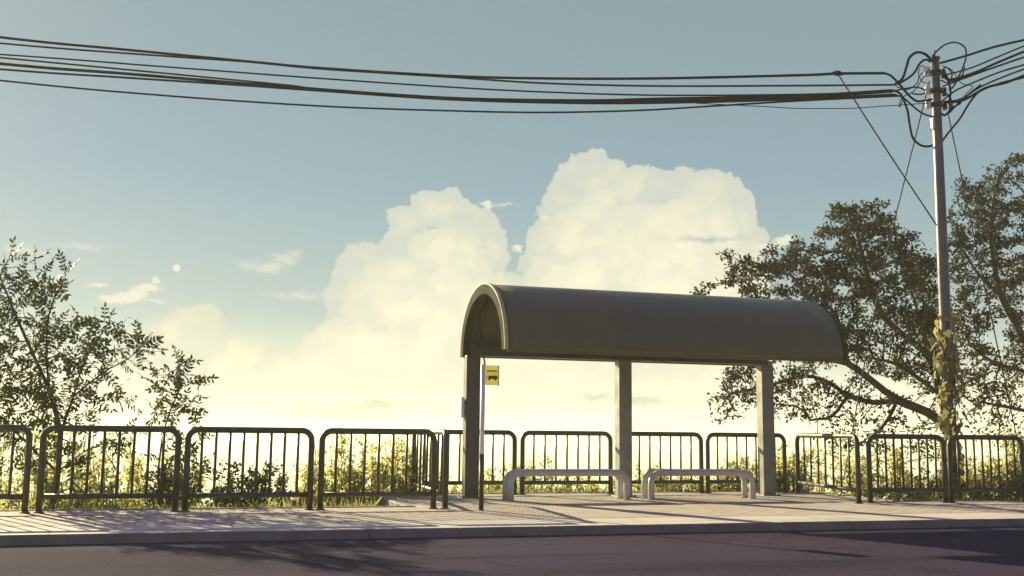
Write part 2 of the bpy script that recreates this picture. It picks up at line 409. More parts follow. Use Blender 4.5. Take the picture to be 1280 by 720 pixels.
# ------------------------------------------------------------------ benches
def make_bench(L, label):
    root = empty('bench', (0, 0, 0), label, 'bench', 'tubular benches under the shelter')
    for y in (-0.13, 0.13):
        q = MB(); q.tube(rail_frame_pts(L, 0.425, 0.17, 9), 0.052, 16); q.v = [(x, yy + y, z) for x, yy, z in q.v]
        f = q.build('tube_frame', M['bench'], root)
        for x in (0, L):
            q = MB(); q.tube([(x, y, 0), (x, y, 0.012)], 0.085, 16, smooth=False); q.build('foot_plate', M['bench'], f)
    q = MB()
    for i in range(5):
        y = -0.075 + i * 0.031; q.box(0.16, L - 0.16, y, y + 0.025, 0.405, 0.43, 0.005)
    q.build('seat', M['seat'], root)
    q = MB()
    for x in (0.22, L / 2, L - 0.22): q.box(x - 0.025, x + 0.025, -0.11, 0.11, 0.380, 0.403)
    q.build('cross_bracket', M['seat'], root)
    return root
b1 = make_bench(1.93, 'pale tubular bench beside the bus stop sign, left one of two under the shelter')
b1.location = (4.90, 16.12, 0)
b2 = empty('bench', (7.24, 16.10, 0), 'pale tubular bench between the middle and right shelter posts', 'bench', 'tubular benches under the shelter')
for ch in list(b1.children):
    d = ch.copy(); col.objects.link(d); d.parent = b2
    for g in ch.children: e = g.copy(); col.objects.link(e); e.parent = d

b2.scale = (0.94, 1, 1)
# ------------------------------------------------------------------ bus stop sign
sg = empty('bus_stop_sign', (3.93, 14.17, 0), 'thin bus stop pole with small yellow plate showing a bus', 'bus stop sign')
q = MB(); q.tube([(0, 0, 0), (0, 0, 1.0), (0, 0, 1.962)], 0.030, 14); po = q.build('pole', M['white'], sg)
q = MB(); q.tube([(0, 0, 0.0), (0, 0, 0.75)], 0.0325, 14, smooth=True); q.build('sleeve', M['signdark'], po)
q = MB(); q.box(0.032, 0.218, -0.012, 0.012, 1.685, 1.952, 0.003)
pl = q.build('sign_plate', M['signyellow'], sg)
q = MB(); q.box(0.2185, 0.226, -0.015, 0.015, 1.682, 1.955); q.build('plate_edge', M['postdark'], pl)
q = MB(); zz = 1.70; yy = -0.0125; yf = -0.0155
def flat(x0, x1, z0, z1): q.box(x0, x1, yf, yy, z0, z1)
flat(0.050, 0.200, 1.868, 1.886)                       # roof line
for x in (0.052, 0.082, 0.112, 0.142, 0.172, 0.196): flat(x, x + 0.0035, 1.812, 1.8675)   # window pillars
flat(0.074, 0.202, 1.766, 1.8115)                     # body
flat(0.050, 0.0735, 1.790, 1.8)
flat(0.046, 0.051, 1.755, 1.811)
for cx in (0.088, 0.172):
    ring = [(cx + 0.0135 * math.cos(a * math.pi / 8), 0, 1.758 + 0.0135 * math.sin(a * math.pi / 8)) for a in range(16)]
    vs = [(x, yf - 0.001, z) for x, _, z in ring] + [(x, yy, z) for x, _, z in ring]
    q.add(vs, [tuple(range(16))] + [(i, 16 + i, 16 + (i + 1) % 16, (i + 1) % 16) for i in range(16)])
flat(0.060, 0.075, 1.7555, 1.7655)
q.build('bus_symbol', M['signdark'], pl)

# ------------------------------------------------------------------ utility pole, cables
PD = 18.85                                             # distance of the pole
base = at(1184.5, 622, PD); base.z = 0
pb = Vector((12.80, 15.83, -0.12))
ptop = at(1168.5, 74, PD); H = ptop.z
base = Vector((ptop.x - 0.02, ptop.y, 0)); gz = float(terrain_z(base.x, base.y))
up = empty('utility_pole', (base.x, base.y, gz), 'tall grey steel utility pole standing behind the right railings', 'utility pole')
q = MB(); q.tube([(0, 0, -0.3), (0, 0, 1.5), (0, 0, 4), (0.01, 0, 6.5), (0.02, 0, H - gz)], [0.112, 0.108, 0.098, 0.085, 0.074], 20); q.build('shaft', M['pole'], up)
q = MB(); q.tube([(0.02, 0, H - gz), (0.02, 0, H - gz + 0.03)], 0.095, 16, smooth=False); q.tube([(0.02, 0, H - gz + 0.03), (0.02, 0, H - gz + 0.17)], 0.016, 8); q.build('cap', M['pole'], up)
for z in (7.62, 7.28, 7.02):
    zz = z - gz
    q = MB(); q.tube([(0.015, 0, zz - 0.04), (0.015, 0, zz + 0.04)], 0.105, 18, smooth=False); q.box(-0.17, -0.085, -0.02, 0.02, zz - 0.015, zz + 0.015); q.box(0.115, 0.20, -0.02, 0.02, zz - 0.015, zz + 0.015)
    br = q.build('bracket', M['wire'], up)
    q = MB(); q.tube([(-0.17, 0, zz - 0.09), (-0.17, 0, zz - 0.06), (-0.17, 0, zz - 0.02), (-0.17, 0, zz + 0.0), (-0.17, 0, zz + 0.05), (-0.17, 0, zz + 0.09)], [0.03, 0.052, 0.038, 0.052, 0.052, 0.025], 14)
    q.build('insulator', M['porcelain'], br)
    q = MB(); q.tube([(0.19, 0, zz - 0.08), (0.19, 0, zz - 0.05), (0.19, 0, zz), (0.19, 0, zz + 0.05), (0.19, 0, zz + 0.08)], [0.03, 0.05, 0.04, 0.05, 0.03], 14)
    q.build('insulator', M['wire'], br)
q = MB(); q.box(-0.13, -0.085, -0.06, 0.06, 6.55 - gz, 6.75 - gz, 0.01); q.build('junction_box', M['porcelain'], up)

def cable(name, pts, rad, label, cat, group, seg=8, jitter=0.0, mat='cable'):
    P = spline(pts, seg)
    q = MB(); q.tube(P, rad * (1.35 if mat == 'cable' else 1.25), 8)
    return tag(q.build(name, M[mat]), label, cat, group)
G1 = 'overhead cables from the left to the pole'
left = [
    ([(-330, 4), (0, 46.5), (156, 62), (312, 77), (400, 85), (564, 95), (681, 98), (822, 98), (1000, 94), (1047, 92), (1106, 91.5)], 0.019, 'topmost thick dark cable sagging from upper left to the pole'),
    ([(-330, 22), (0, 54), (156, 66.5), (312, 77.5), (400, 86), (564, 96.5), (681, 104), (822, 107.5), (1000, 107), (1118, 106)], 0.014, 'thin dark cable that crosses the topmost one and ends just under it at the pole'),
    ([(-330, 48), (0, 68), (200, 83), (400, 98), (564, 109), (681, 115), (822, 119), (1000, 118), (1112, 114)], 0.012, 'thin dark cable alone in the gap below the top pair of cables'),
    ([(-330, 40), (0, 72), (200, 91), (355, 106), (400, 111), (564, 122), (728, 125), (822, 123), (1000, 119), (1115, 112.5)], 0.013, 'thin cable that slopes down into the thick cable bundle at left'),
    ([(-330, 44), (0, 79.5), (156, 92), (300, 104), (400, 112), (564, 123), (728, 127.5), (860, 125), (1000, 121.5), (1116, 114)], 0.022, 'thickest dark cable in the middle of the lower bundle'),
    ([(-330, 58), (0, 86.5), (156, 97), (300, 106.5), (400, 113.5), (564, 124.5), (728, 129), (860, 128), (1000, 124), (1118, 118)], 0.015, 'dark cable along the underside of the thick lower bundle'),
    ([(-330, 62), (0, 100.5), (200, 119), (400, 132.5), (564, 138.5), (681, 140.5), (798, 138), (900, 132), (1000, 126), (1122, 120)], 0.013, 'lowest dark cable hanging clear below the bundle'),
]
for i, (pp, rr, lab) in enumerate(left):
    pts = [at(x, y, PD + 0.25 * math.sin(i * 1.9) * (1 if x < 1040 else 0.4) + (1106 - x) * 0.0006) for x, y in pp]
    cable('overhead_cable', pts, rr, lab, 'cable', G1, 10)
pts = [at(x, y, PD - 0.3) for x, y in [(870, 129), (950, 133), (1000, 135.5), (1060, 135.5), (1100, 133), (1160, 129)]]
cable('service_wire', pts, 0.006, 'hairline wire just under the bundle near the pole', 'wire', None)
G2 = 'overhead cables from the pole to the right edge'
right = [
    ([(1175, 79), (1210, 69), (1240, 59.5), (1280, 50), (1330, 40)], 0.016, 'uppermost cable rising from the pole to the right edge'),
    ([(1180, 94), (1212, 85.5), (1250, 70), (1280, 57.5), (1330, 38)], 0.011, 'thin second cable from the top rising to the right edge'),
    ([(1178, 92), (1188, 99.5), (1220, 90), (1245, 79), (1280, 64.5), (1330, 46)], 0.017, 'thick third cable from the top rising to the right edge'),
    ([(1180, 96), (1192, 101.5), (1232, 88), (1255, 80), (1280, 71.5), (1330, 56)], 0.013, 'fourth cable from the top rising to the right edge'),
    ([(1178, 126), (1195, 113), (1222, 101), (1250, 90), (1280, 81), (1330, 66)], 0.012, 'fifth cable from the top rising to the right edge'),
    ([(1176, 127.5), (1200, 124), (1226, 108.5), (1252, 97), (1280, 86.5), (1330, 70)], 0.012, 'sixth cable from the top rising to the right edge'),
    ([(1178, 128), (1203, 125.5), (1232, 110), (1258, 103), (1280, 94.5), (1330, 76)], 0.018, 'thick lower cable rising to the right edge beneath the others'),
    ([(1178, 176), (1187, 164), (1200, 148), (1213, 127), (1226, 113.5), (1252, 103.5), (1280, 96.5), (1330, 79)], 0.014, 'cable that leaves the pole lowest and joins the bottom right bundle'),
]
for i, (pp, rr, lab) in enumerate(right):
    pts = [at(x, y, PD - max(0, x - 1178) * 0.011 + 0.04 * (i - 3)) for x, y in pp]
    dr = (pts[-1] - pts[-2]).normalized(); p_ = pts[-1].copy()
    for t in (0.7, 1.8, 4, 8, 15): pts.append(p_ + dr * t + Vector((0, 0, -0.004 * t * t * (1 if dr.z > 0 else 0))))
    cable('overhead_cable', pts, rr, lab, 'cable', G2, 10)
G3 = 'looped jumper cables around the pole head'
loops = [
    ([(1106, 91.5), (1114, 95), (1124, 105), (1135, 118), (1145, 126), (1155, 126), (1165, 124)], 0.016, -.15, 'looped cable continuing the topmost span down to the pole'),
    ([(1118, 106), (1128, 98), (1133, 84), (1137, 72), (1146, 65.5), (1157, 68), (1166, 77)], 0.018, -.08, 'thick hoop of cable arching high left of the pole head'),
    ([(1118, 106), (1128, 102), (1142, 92), (1150, 79), (1158, 74.5), (1166, 80)], 0.015, .05, 'smaller inner hoop of cable left of the pole head'),
    ([(1115, 112.5), (1126, 118), (1134, 137), (1137, 155), (1141, 172), (1150, 181), (1160, 183), (1169, 180.5)], 0.016, .1, 'long cable loop drooping lowest left of the pole'),
    ([(1118, 118), (1130, 123), (1145, 136), (1156, 143), (1169, 146.5)], 0.013, .02, 'short sagging cable just above the drooping loop'),
    ([(1116, 114), (1130, 111), (1145, 109), (1155, 112), (1156, 116), (1150, 118), (1140, 117)], 0.011, -.04, 'small curled cable end left of the insulators'),
    ([(1165, 71), (1172, 63), (1182, 55.5), (1194, 53), (1205, 58), (1207.5, 66), (1206, 78), (1199, 94), (1192, 108), (1186, 112)], 0.011, -.1, 'thin cable arching over the top of the pole'),
    ([(1178, 86), (1184, 97), (1188, 112), (1187, 128), (1187, 138), (1181, 144), (1177, 142)], 0.015, -.12, 'cable loop hugging the right side of the pole'),
    ([(1176, 100), (1185, 104), (1196, 102), (1203, 93), (1206, 84)], 0.010, .06, 'small thin loop right of the pole under the arch'),
    ([(1178, 116), (1186, 120), (1190, 132), (1186, 141), (1194, 133), (1212, 117), (1226, 106)], 0.014, .14, 'cable sweeping from the right side of the pole up into the right span'),
    ([(1163, 90), (1152, 82), (1148, 92), (1153, 102), (1160, 104)], 0.006, .0, 'hairline wire curl beside the upper insulator'),
    ([(1120, 108), (1134, 112), (1146, 104), (1150, 94), (1162, 88), (1168, 96)], 0.007, .12, 'thin slack wire wandering up to the upper insulator'),
    ([(1130, 124), (1124, 134), (1128, 122), (1142, 114), (1152, 100), (1163, 84)], 0.007, -.2, 'thin frayed wire with a loose tail left of the pole'),
    ([(1178, 82), (1190, 88), (1202, 104), (1216, 108), (1207, 118), (1200, 130), (1188, 134)], 0.006, -.18, 'hairline wire wandering right of the pole head'),
    ([(1178, 90), (1182, 84), (1190, 92), (1186, 104), (1178, 108)], 0.010, .16, 'tight small cable coil against the right of the pole head'),
]
for pp, rr, dd, lab in loops:
    cable('jumper_cable', [at(x, y, PD + dd) for x, y in pp], rr, lab, 'cable', G3, 8)
cable('stay_wire', [at(1047, 92, PD), at(1108, 187, PD - .05), at(1171, 282, PD - .12)], 0.011, 'dark diagonal stay from the top cable down to the pole shaft', 'stay wire', 'stay wires at the pole', 3, mat='wire')
q = MB(); c0 = at(1047, 92, PD); q.box(c0.x - 0.055, c0.x + 0.055, c0.y - 0.04, c0.y + 0.04, c0.z - 0.035, c0.z + 0.045, 0.012); q.tube([c0 + Vector((-0.1, 0, 0)), c0 + Vector((0.1, 0, 0))], 0.028, 10)
tag(q.build('cable_clamp', M['cable']), 'small dark clamp on the topmost cable where the diagonal stay begins', 'clamp')
an = at(1038, 612, 20.2); an.z = float(terrain_z(an.x, an.y)) - 0.05
cable('stay_wire', [at(1162, 101, PD), at(1100, 356, PD + .66), an], 0.009, 'grey guy wire running from the insulators down left past the tree', 'stay wire', 'stay wires at the pole', 3, mat='wire')
an2 = at(1290, 560, 20.5); an2.z = float(terrain_z(an2.x, an2.y)) - 0.05
cable('stay_wire', [at(1185, 142, PD), (at(1185, 142, PD) + an2) / 2, an2], 0.009, 'thin dark guy wire running down to the right of the pole', 'stay wire', 'stay wires at the pole', 3, mat='wire')

# ------------------------------------------------------------------ vegetation
def rand_dir(n_):
    v_ = rng.normal(size=(n_, 3)); return v_ / np.linalg.norm(v_, axis=1)[:, None]
def leaves_mesh(name, mat, P, D, N, L, W, parent, shape='hex'):
    """P base points, D pointing directions, N approximate normals, lengths and widths: one mesh of folded blades"""
    D = D / (np.linalg.norm(D, axis=1)[:, None] + 1e-9)
    S = np.cross(D, N); S /= (np.linalg.norm(S, axis=1)[:, None] + 1e-9); U = np.cross(S, D)
    L = L[:, None]; W = W[:, None]
    if shape == 'hex':
        pr = [(0, 0, 0), (.32, .5, .10), (.72, .36, .06), (1, 0, -.06), (.72, -.36, .06), (.32, -.5, .10)]
    elif shape == 'heart':
        pr = [(0.08, 0, 0), (-.05, .30, .05), (.25, .52, .10), (.62, .36, .04), (1.0, 0, -.12), (.62, -.36, .04), (.25, -.52, .10), (-.05, -.30, .05)]
    else:
        pr = [(0, 0, 0), (.45, .5, .12), (1, 0, 0), (.45, -.5, .12)]
    k = len(pr); V = np.stack([P + D * L * a + S * W * b_ + U * W * c_ for a, b_, c_ in pr], 1).reshape(-1, 3)
    n_ = len(P); me = bpy.data.meshes.new(name)
    me.vertices.add(n_ * k); me.vertices.foreach_set('co', V.astype(np.float32).ravel())
    me.loops.add(n_ * k); me.loops.foreach_set('vertex_index', np.arange(n_ * k, dtype=np.int32))
    me.polygons.add(n_); me.polygons.foreach_set('loop_start', np.arange(0, n_ * k, k, dtype=np.int32))
    me.update(calc_edges=True); me.validate(); me.materials.append(mat)
    o = bpy.data.objects.new(name, me); col.objects.link(o)
    if parent: o.parent = parent
    return o

def colonize(limbs, attract, step=0.22, kill=0.35, influence=2.2, iters=90, tropism=(0, 0, 0.12)):
    """space colonisation: limbs = polylines (first point of each lies on an earlier one)"""
    nodes = []; par = []
    for pl_ in limbs:
        pl_ = [Vector(p) for p in pl_]
        if nodes:
            d_ = np.linalg.norm(np.array(nodes) - np.array(pl_[0]), axis=1); last = int(np.argmin(d_))
        else: nodes.append(tuple(pl_[0])); par.append(-1); last = 0
        sp_ = spline(pl_, 6)
        acc = Vector(nodes[last])
        for p in sp_[1:]:
            if (p - acc).length >= step * 0.8:
                nodes.append(tuple(p)); par.append(last); last = len(nodes) - 1; acc = p
    nodes = [np.array(n_) for n_ in nodes]
    A = np.array(attract); alive = np.ones(len(A), bool)
    ND = np.array(nodes); dd = np.linalg.norm(A[:, None] - ND[None], axis=2); near = dd.argmin(1); nd = dd.min(1)
    trop = np.array(tropism)
    for it in range(iters):
        sel = alive & (nd < influence)
        if not sel.any():
            if not alive.any(): break
            influence *= 1.5
            if influence > 12: break
            continue
        idx = np.where(sel)[0]; newn = []
        dirs = {}
        for i in idx:
            g = near[i]; v_ = A[i] - nodes[g]; v_ = v_ / (np.linalg.norm(v_) + 1e-9); dirs.setdefault(g, []).append(v_)
        for g, vs in dirs.items():
            d_ = np.mean(vs, 0) + trop + rng.normal(size=3) * 0.16
            d_ /= np.linalg.norm(d_) + 1e-9
            newn.append((nodes[g] + d_ * step, g))
        st = len(nodes)
        for p, g in newn: nodes.append(p); par.append(int(g))
        NN = np.array([p for p, _ in newn]); ai = np.where(alive)[0]
        d2 = np.linalg.norm(A[ai][:, None] - NN[None], axis=2); m_ = d2.min(1); am = d2.argmin(1)
        better = m_ < nd[ai]; near[ai[better]] = st + am[better]; nd[ai[better]] = m_[better]
        alive[ai[nd[ai] < kill]] = False
        if len(nodes) > 9000: break
    return np.array(nodes), np.array(par)

def branch_mesh(nodes, par, tip=0.007, expo=2.35, sides=6, rmax=None):
    n_ = len(nodes); kids = [[] for _ in range(n_)]
    for i in range(n_):
        if par[i] >= 0: kids[par[i]].append(i)
    order = sorted(range(n_), reverse=True); r = np.zeros(n_)
    acc = np.zeros(n_)
    for i in order:                                   # children always come after their parents
        r[i] = max(tip, acc[i] ** (1 / expo)) if acc[i] > 0 else tip
        if par[i] >= 0: acc[par[i]] += r[i] ** expo
    if rmax: r = np.minimum(r, rmax) if r.max() <= rmax else r * 1.0; r = np.minimum(r, rmax)
    q = MB(); done = np.zeros(n_, bool)
    starts = [0]
    while starts:
        s0 = starts.pop(); chain = [s0]
        if par[s0] >= 0: chain = [par[s0], s0]
        cur = s0
        while kids[cur]:
            ks = sorted(kids[cur], key=lambda k_: -r[k_]); starts.extend(ks[1:]); cur = ks[0]; chain.append(cur)
        if len(chain) > 1:
            rr = [r[k_] for k_ in chain]
            if par[s0] >= 0: rr[0] = rr[1]
            sd = sides if max(rr) > 0.03 else 4
            q.tube([nodes[k_] for k_ in chain], rr, sd, caps=False)
    return q, r, kids

def clumps_to_points(cl, dist, per_px=0.02, deep=0.8, dj=0.0):
    pts = []
    for c_ in cl:
        px, py, rx, ry = c_[:4]; w = c_[4] if len(c_) > 4 else 1.0; off = c_[5] if len(c_) > 5 else 0.0
        ctr = at(px, py, dist + off + rnd.uniform(-dj, dj)); sc = (dist + off) / F_PX
        nn = max(4, int(rx * ry * per_px * w))
        v_ = rand_dir(nn) * (rng.random(nn) ** 0.42)[:, None]
        X = Vector((math.cos(YAW), -math.sin(YAW), 0))
        for a, b_, c3 in v_:
            pts.append(tuple(ctr + X * (a * rx * sc) + Vector((0, 0, b_ * ry * sc)) + FWD * (c3 * deep * (rx + ry) / 2 * sc)))
    return pts

def tree(name, label, limbs, att, leafmat_, barkmat, step, kill, leaf_len, per_node, spread, trunk_r, leaf_r=0.03, spray=False, group='trees beyond the railings', expo=2.35, tip=0.007, infl=2.2, zlow=None):
    nodes, par = colonize(limbs, att, step, kill, infl)
    q, r, kids = branch_mesh(nodes, par, tip, expo, 7, trunk_r)
    b0 = Vector(nodes[0]); root = empty(name, b0, label, 'tree', group)
    q.v = [(x - b0.x, y - b0.y, z - b0.z) for x, y, z in q.v]
    tr = q.build('trunk', barkmat, root)
    rootv = np.array(b0)
    main = sum(len(l) for l in limbs)
    idx = [i for i in range(len(nodes)) if r[i] < leaf_r and par[i] >= 0]
    P = []; D = []; N = []; L = []
    tw = MB()
    for i in idx:
        ax = nodes[i] - nodes[par[i]]; ax = ax / (np.linalg.norm(ax) + 1e-9)
        tipn = not kids[i]
        k_ = per_node * (1.5 if tipn else 0.8) * rnd.choice((0.35, 0.8, 1.0, 1.4))
        if zlow: k_ *= 0.30 + 1.0 * min(1, max(0, (nodes[i][2] - zlow[0]) / (zlow[1] - zlow[0])))
        if spray:
            for _ in range(max(1, int(round(k_)))):
                d_ = ax * 0.7 + rand_dir(1)[0] * 0.9; d_ /= np.linalg.norm(d_); ln = spread * rnd.uniform(0.6, 1.25)
                side = np.cross(d_, rand_dir(1)[0]); side /= np.linalg.norm(side); nrm = np.cross(side, d_)
                if nrm[2] < 0: nrm = -nrm
                nl = max(3, int(ln / (leaf_len * 0.62)))
                p0 = nodes[i] - rootv
                tw.tube([p0, p0 + d_ * ln * 0.55 + np.array((0, 0, -0.01)), p0 + d_ * ln + np.array((0, 0, -0.05 * ln))], [0.006, 0.005, 0.003], 3, caps=False)
                for j in range(nl):
                    t = (j + 0.7) / nl; pp = p0 + d_ * ln * t + np.array((0, 0, -0.05 * ln * t * t))
                    for sgn in (-1, 1):
                        if rnd.random() < 0.12: continue
                        P.append(pp); D.append(side * sgn + d_ * 0.55 + rand_dir(1)[0] * 0.25); N.append(nrm + rand_dir(1)[0] * 0.45); L.append(leaf_len * rnd.uniform(0.65, 1.15))
                P.append(p0 + d_ * ln); D.append(d_); N.append(nrm); L.append(leaf_len)
        else:
            for _ in range(max(1, int(round(k_)))):
                o_ = rand_dir(1)[0] * spread * rnd.random() ** 0.6; o_[2] *= 0.75
                P.append(nodes[i] - rootv + o_); D.append(ax * 0.4 + rand_dir(1)[0] + np.array((0, 0, -0.25))); N.append(rand_dir(1)[0] + np.array((0, 0, 0.8))); L.append(leaf_len * rnd.uniform(0.6, 1.3))
    L = np.array(L)
    cr = leaves_mesh('crown', leafmat_, np.array(P), np.array(D), np.array(N), L, L * (0.46 if spray else 0.62), root, 'hex' if spray else 'quad')
    if tw.v: tw.build('twigs', barkmat, root)
    print(name, 'nodes', len(nodes), 'leaves', len(P))
    return root

def gpt(px, dist, dz=-0.1):
    """foot of a plant: point on the terrain below the sight line"""
    p = at(px, 560, dist); p.z = float(terrain_z(p.x, p.y)) + dz; return p

# big olive-brown tree right of the shelter, limbs reaching left
TD = 24.0
A_ = lambda x, y, o=0.0: at(x, y, TD + o)
foot = gpt(1206, TD, -0.3)
limbsA = [
    [foot, A_(1203, 640), A_(1196, 575), A_(1188, 537)],
    [A_(1188, 537), A_(1160, 516, -.2), A_(1122, 500, -.4), A_(1086, 473, -.6), A_(1062, 456, -.7), A_(1030, 448, -.8), A_(985, 430, -.9), A_(950, 395, -.9)],
    [A_(1122, 500, -.4), A_(1092, 503, -.1), A_(1060, 494, .2), A_(1036, 478, .4), A_(1005, 470, .6), A_(960, 482, .7), A_(915, 492, .8)],
    [A_(1188, 537), A_(1176, 494, .2), A_(1160, 445, .5), A_(1122, 413, .6), A_(1098, 385, .5), A_(1080, 330, .4), A_(1070, 280, .3)],
    [A_(1160, 445, .5), A_(1150, 400, .9), A_(1135, 350, 1.1), A_(1125, 310, 1.2)],
    [A_(1062, 456, -.7), A_(1040, 420, -1.2), A_(1015, 380, -1.3), A_(990, 345, -1.2)],
    [A_(1196, 575), A_(1160, 572, -.4), A_(1120, 580, -.8), A_(1095, 575, -1)],
    [A_(1060, 494, .2), A_(1040, 520, .0), A_(1012, 525, .0)],
    [A_(1122, 500, -.4), A_(1106, 530, -.2), A_(1080, 552, .2), A_(1052, 560, .3)],
    [A_(1176, 494, .2), A_(1150, 474, .0), A_(1120, 455, -.1), A_(1092, 448, -.1)],
]
clA = [(936, 345, 34, 30, 1.3), (912, 325, 14, 12, 1.2), (975, 335, 32, 24, .9), (1005, 322, 26, 30), (1068, 288, 50, 36, 1.25), (1052, 262, 26, 14), (1112, 308, 38, 36, 1.1),
       (1045, 345, 60, 32, 1.1), (1105, 365, 50, 34, 1.1), (985, 378, 50, 26, 1.1), (1030, 395, 46, 26), (1085, 412, 46, 26), (1140, 398, 36, 28), (1060, 432, 40, 16, .7),
       (930, 470, 34, 24, 1.0), (912, 496, 30, 22, 1.1), (955, 498, 40, 20, .9), (985, 470, 30, 16, .8), (1015, 455, 26, 14, .6), (905, 520, 22, 10, .7), (1000, 512, 40, 14, .5), (1045, 522, 40, 16, .5), (1100, 460, 30, 14, .5),
       (1130, 470, 26, 16, .5), (1090, 530, 40, 16, .45), (1010, 420, 30, 20, .6), (880, 366, 12, 5, .8), (1158, 350, 30, 34, .8), (1172, 400, 26, 34, .8), (1178, 455, 30, 24, .6), (1140, 330, 22, 24, .8), (1165, 500, 24, 20, .4), (1095, 255, 14, 10, .8), (1150, 540, 30, 20, .4)]
clA += [(1030, 500, 60, 26, .8), (1100, 520, 50, 30, .8), (1060, 550, 50, 20, .7), (1150, 440, 30, 40, .8), (985, 500, 40, 24, .8), (1120, 560, 40, 20, .6)]
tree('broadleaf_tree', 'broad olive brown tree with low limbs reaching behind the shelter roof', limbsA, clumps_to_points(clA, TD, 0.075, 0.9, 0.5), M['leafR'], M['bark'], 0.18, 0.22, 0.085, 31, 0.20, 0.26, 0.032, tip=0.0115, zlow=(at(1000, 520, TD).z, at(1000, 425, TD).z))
# second tree at the right edge
TB = 26.0
B_ = lambda x, y, o=0.0: at(x, y, TB + o)
limbsB = [
    [gpt(1322, TB, -.3), B_(1320, 600), B_(1312, 520), B_(1300, 470)],
    [B_(1300, 470), B_(1278, 420), B_(1252, 370), B_(1240, 310), B_(1242, 250)],
    [B_(1300, 470), B_(1272, 462, -.3), B_(1240, 452, -.5), B_(1212, 430, -.6)],
    [B_(1312, 520), B_(1275, 512, .3), B_(1240, 505, .4), B_(1210, 500, .5)],
    [B_(1300, 470), B_(1302, 400, .5), B_(1300, 330, .6), B_(1290, 260, .5)],
    [B_(1252, 370), B_(1225, 345, .3), B_(1205, 315, .3)],
]
clB = [(1250, 222, 34, 24, 1.1), (1275, 200, 20, 12), (1212, 235, 24, 16, .8), (1225, 262, 36, 22), (1270, 262, 34, 30, 1.2), (1205, 300, 26, 26), (1250, 310, 40, 34, 1.2), (1300, 300, 40, 50), (1222, 345, 38, 26), (1275, 360, 40, 30, 1.1),
       (1200, 372, 24, 18, .8), (1192, 335, 20, 22, .8), (1196, 262, 14, 18, .6), (1196, 410, 22, 20, .7), (1240, 270, 30, 30, .8), (1252, 545, 34, 12, .35), (1205, 460, 24, 16, .5), (1235, 395, 36, 22, .9), (1285, 410, 34, 26), (1215, 430, 32, 18, .7), (1260, 440, 36, 18, .6), (1225, 475, 34, 16, .4), (1270, 490, 34, 20, .4), (1220, 515, 30, 14, .35), (1262, 528, 34, 16, .35)]
clB += [(1225, 490, 40, 36, .8), (1270, 470, 30, 40, .8), (1250, 545, 40, 20, .6)]
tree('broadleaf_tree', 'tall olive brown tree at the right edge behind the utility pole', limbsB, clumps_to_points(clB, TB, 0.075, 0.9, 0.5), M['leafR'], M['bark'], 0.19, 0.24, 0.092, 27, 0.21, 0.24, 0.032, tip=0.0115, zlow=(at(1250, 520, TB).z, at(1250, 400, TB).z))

# green tree with feathered leaves at the left edge
LD = 16.6
L_ = lambda x, y, o=0.0: at(x, y, LD + o)
limbsL = [
    [gpt(62, LD, -.2), L_(64, 640), L_(72, 590), L_(76, 540)],
    [L_(76, 540), L_(62, 490, .1), L_(40, 440, .2), L_(18, 390, .2), L_(0, 345, .2)],
    [L_(76, 540), L_(92, 495, -.2), L_(104, 455, -.3), L_(122, 425, -.3), L_(138, 400, -.3)],
    [L_(62, 490, .1), L_(58, 440, -.2), L_(62, 390, -.3), L_(82, 345, -.3)],
    [L_(72, 590), L_(40, 560, .3), L_(0, 520, .5), L_(-40, 470, .5)],
    [L_(92, 495, -.2), L_(130, 465, .2), L_(165, 445, .3), L_(185, 420, .3)],
    [L_(72, 590), L_(105, 565, -.3), L_(140, 550, -.4)],
]
clL = [(12, 325, 16, 14, .5), (30, 352, 32, 22, 1), (78, 345, 20, 12, .9), (55, 375, 30, 20, .9), (5, 385, 34, 30, 1.2), (-35, 400, 40, 50), (48, 415, 34, 24), (15, 445, 40, 34, 1.3), (70, 450, 34, 28, 1), (115, 412, 24, 20, 1), (128, 440, 30, 24, 1.2),
       (165, 425, 22, 18, .9), (180, 440, 18, 18, .9), (100, 480, 36, 28, 1.1), (40, 495, 44, 30, 1.2), (0, 500, 40, 40, 1.1), (80, 520, 40, 22, .9), (130, 500, 30, 18, .7), (20, 540, 50, 26, .7), (85, 552, 40, 22, .5), (140, 560, 36, 18, .4), (30, 580, 44, 20, .35)]
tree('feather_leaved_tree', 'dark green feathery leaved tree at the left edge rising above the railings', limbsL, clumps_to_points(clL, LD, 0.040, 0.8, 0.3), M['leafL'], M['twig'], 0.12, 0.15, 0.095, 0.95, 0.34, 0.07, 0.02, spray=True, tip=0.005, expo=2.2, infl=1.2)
# slender sapling beside it
limbsS = [
    [gpt(200, LD - .4, -.2), L_(200, 640, -.4), L_(198, 590, -.4), L_(204, 540, -.4)],
    [L_(204, 540, -.4), L_(214, 510, -.5), L_(226, 480, -.5), L_(222, 450, -.5)],
    [L_(204, 540, -.4), L_(222, 520, -.2), L_(246, 496, -.2)],
    [L_(198, 590, -.4), L_(222, 565, -.2), L_(246, 545, -.2)],
]
clS = [(218, 452, 14, 12), (205, 480, 22, 20, 1), (228, 478, 22, 18, 1.1), (246, 495, 16, 14, 1), (214, 508, 26, 16, 1), (242, 520, 14, 10, .6), (190, 508, 14, 12, .6), (232, 550, 18, 14, .4), (258, 590, 16, 20, .4), (238, 598, 20, 22, .6)]
tree('sapling', 'slender green sapling with feathery leaves right of the left tree', limbsS, clumps_to_points(clS, LD - .4, 0.05, 0.8, 0.1), M['leafL'], M['twig'], 0.11, 0.14, 0.092, 1.05, 0.30, 0.028, 0.016, spray=True, tip=0.004, expo=2.2, infl=1.0)

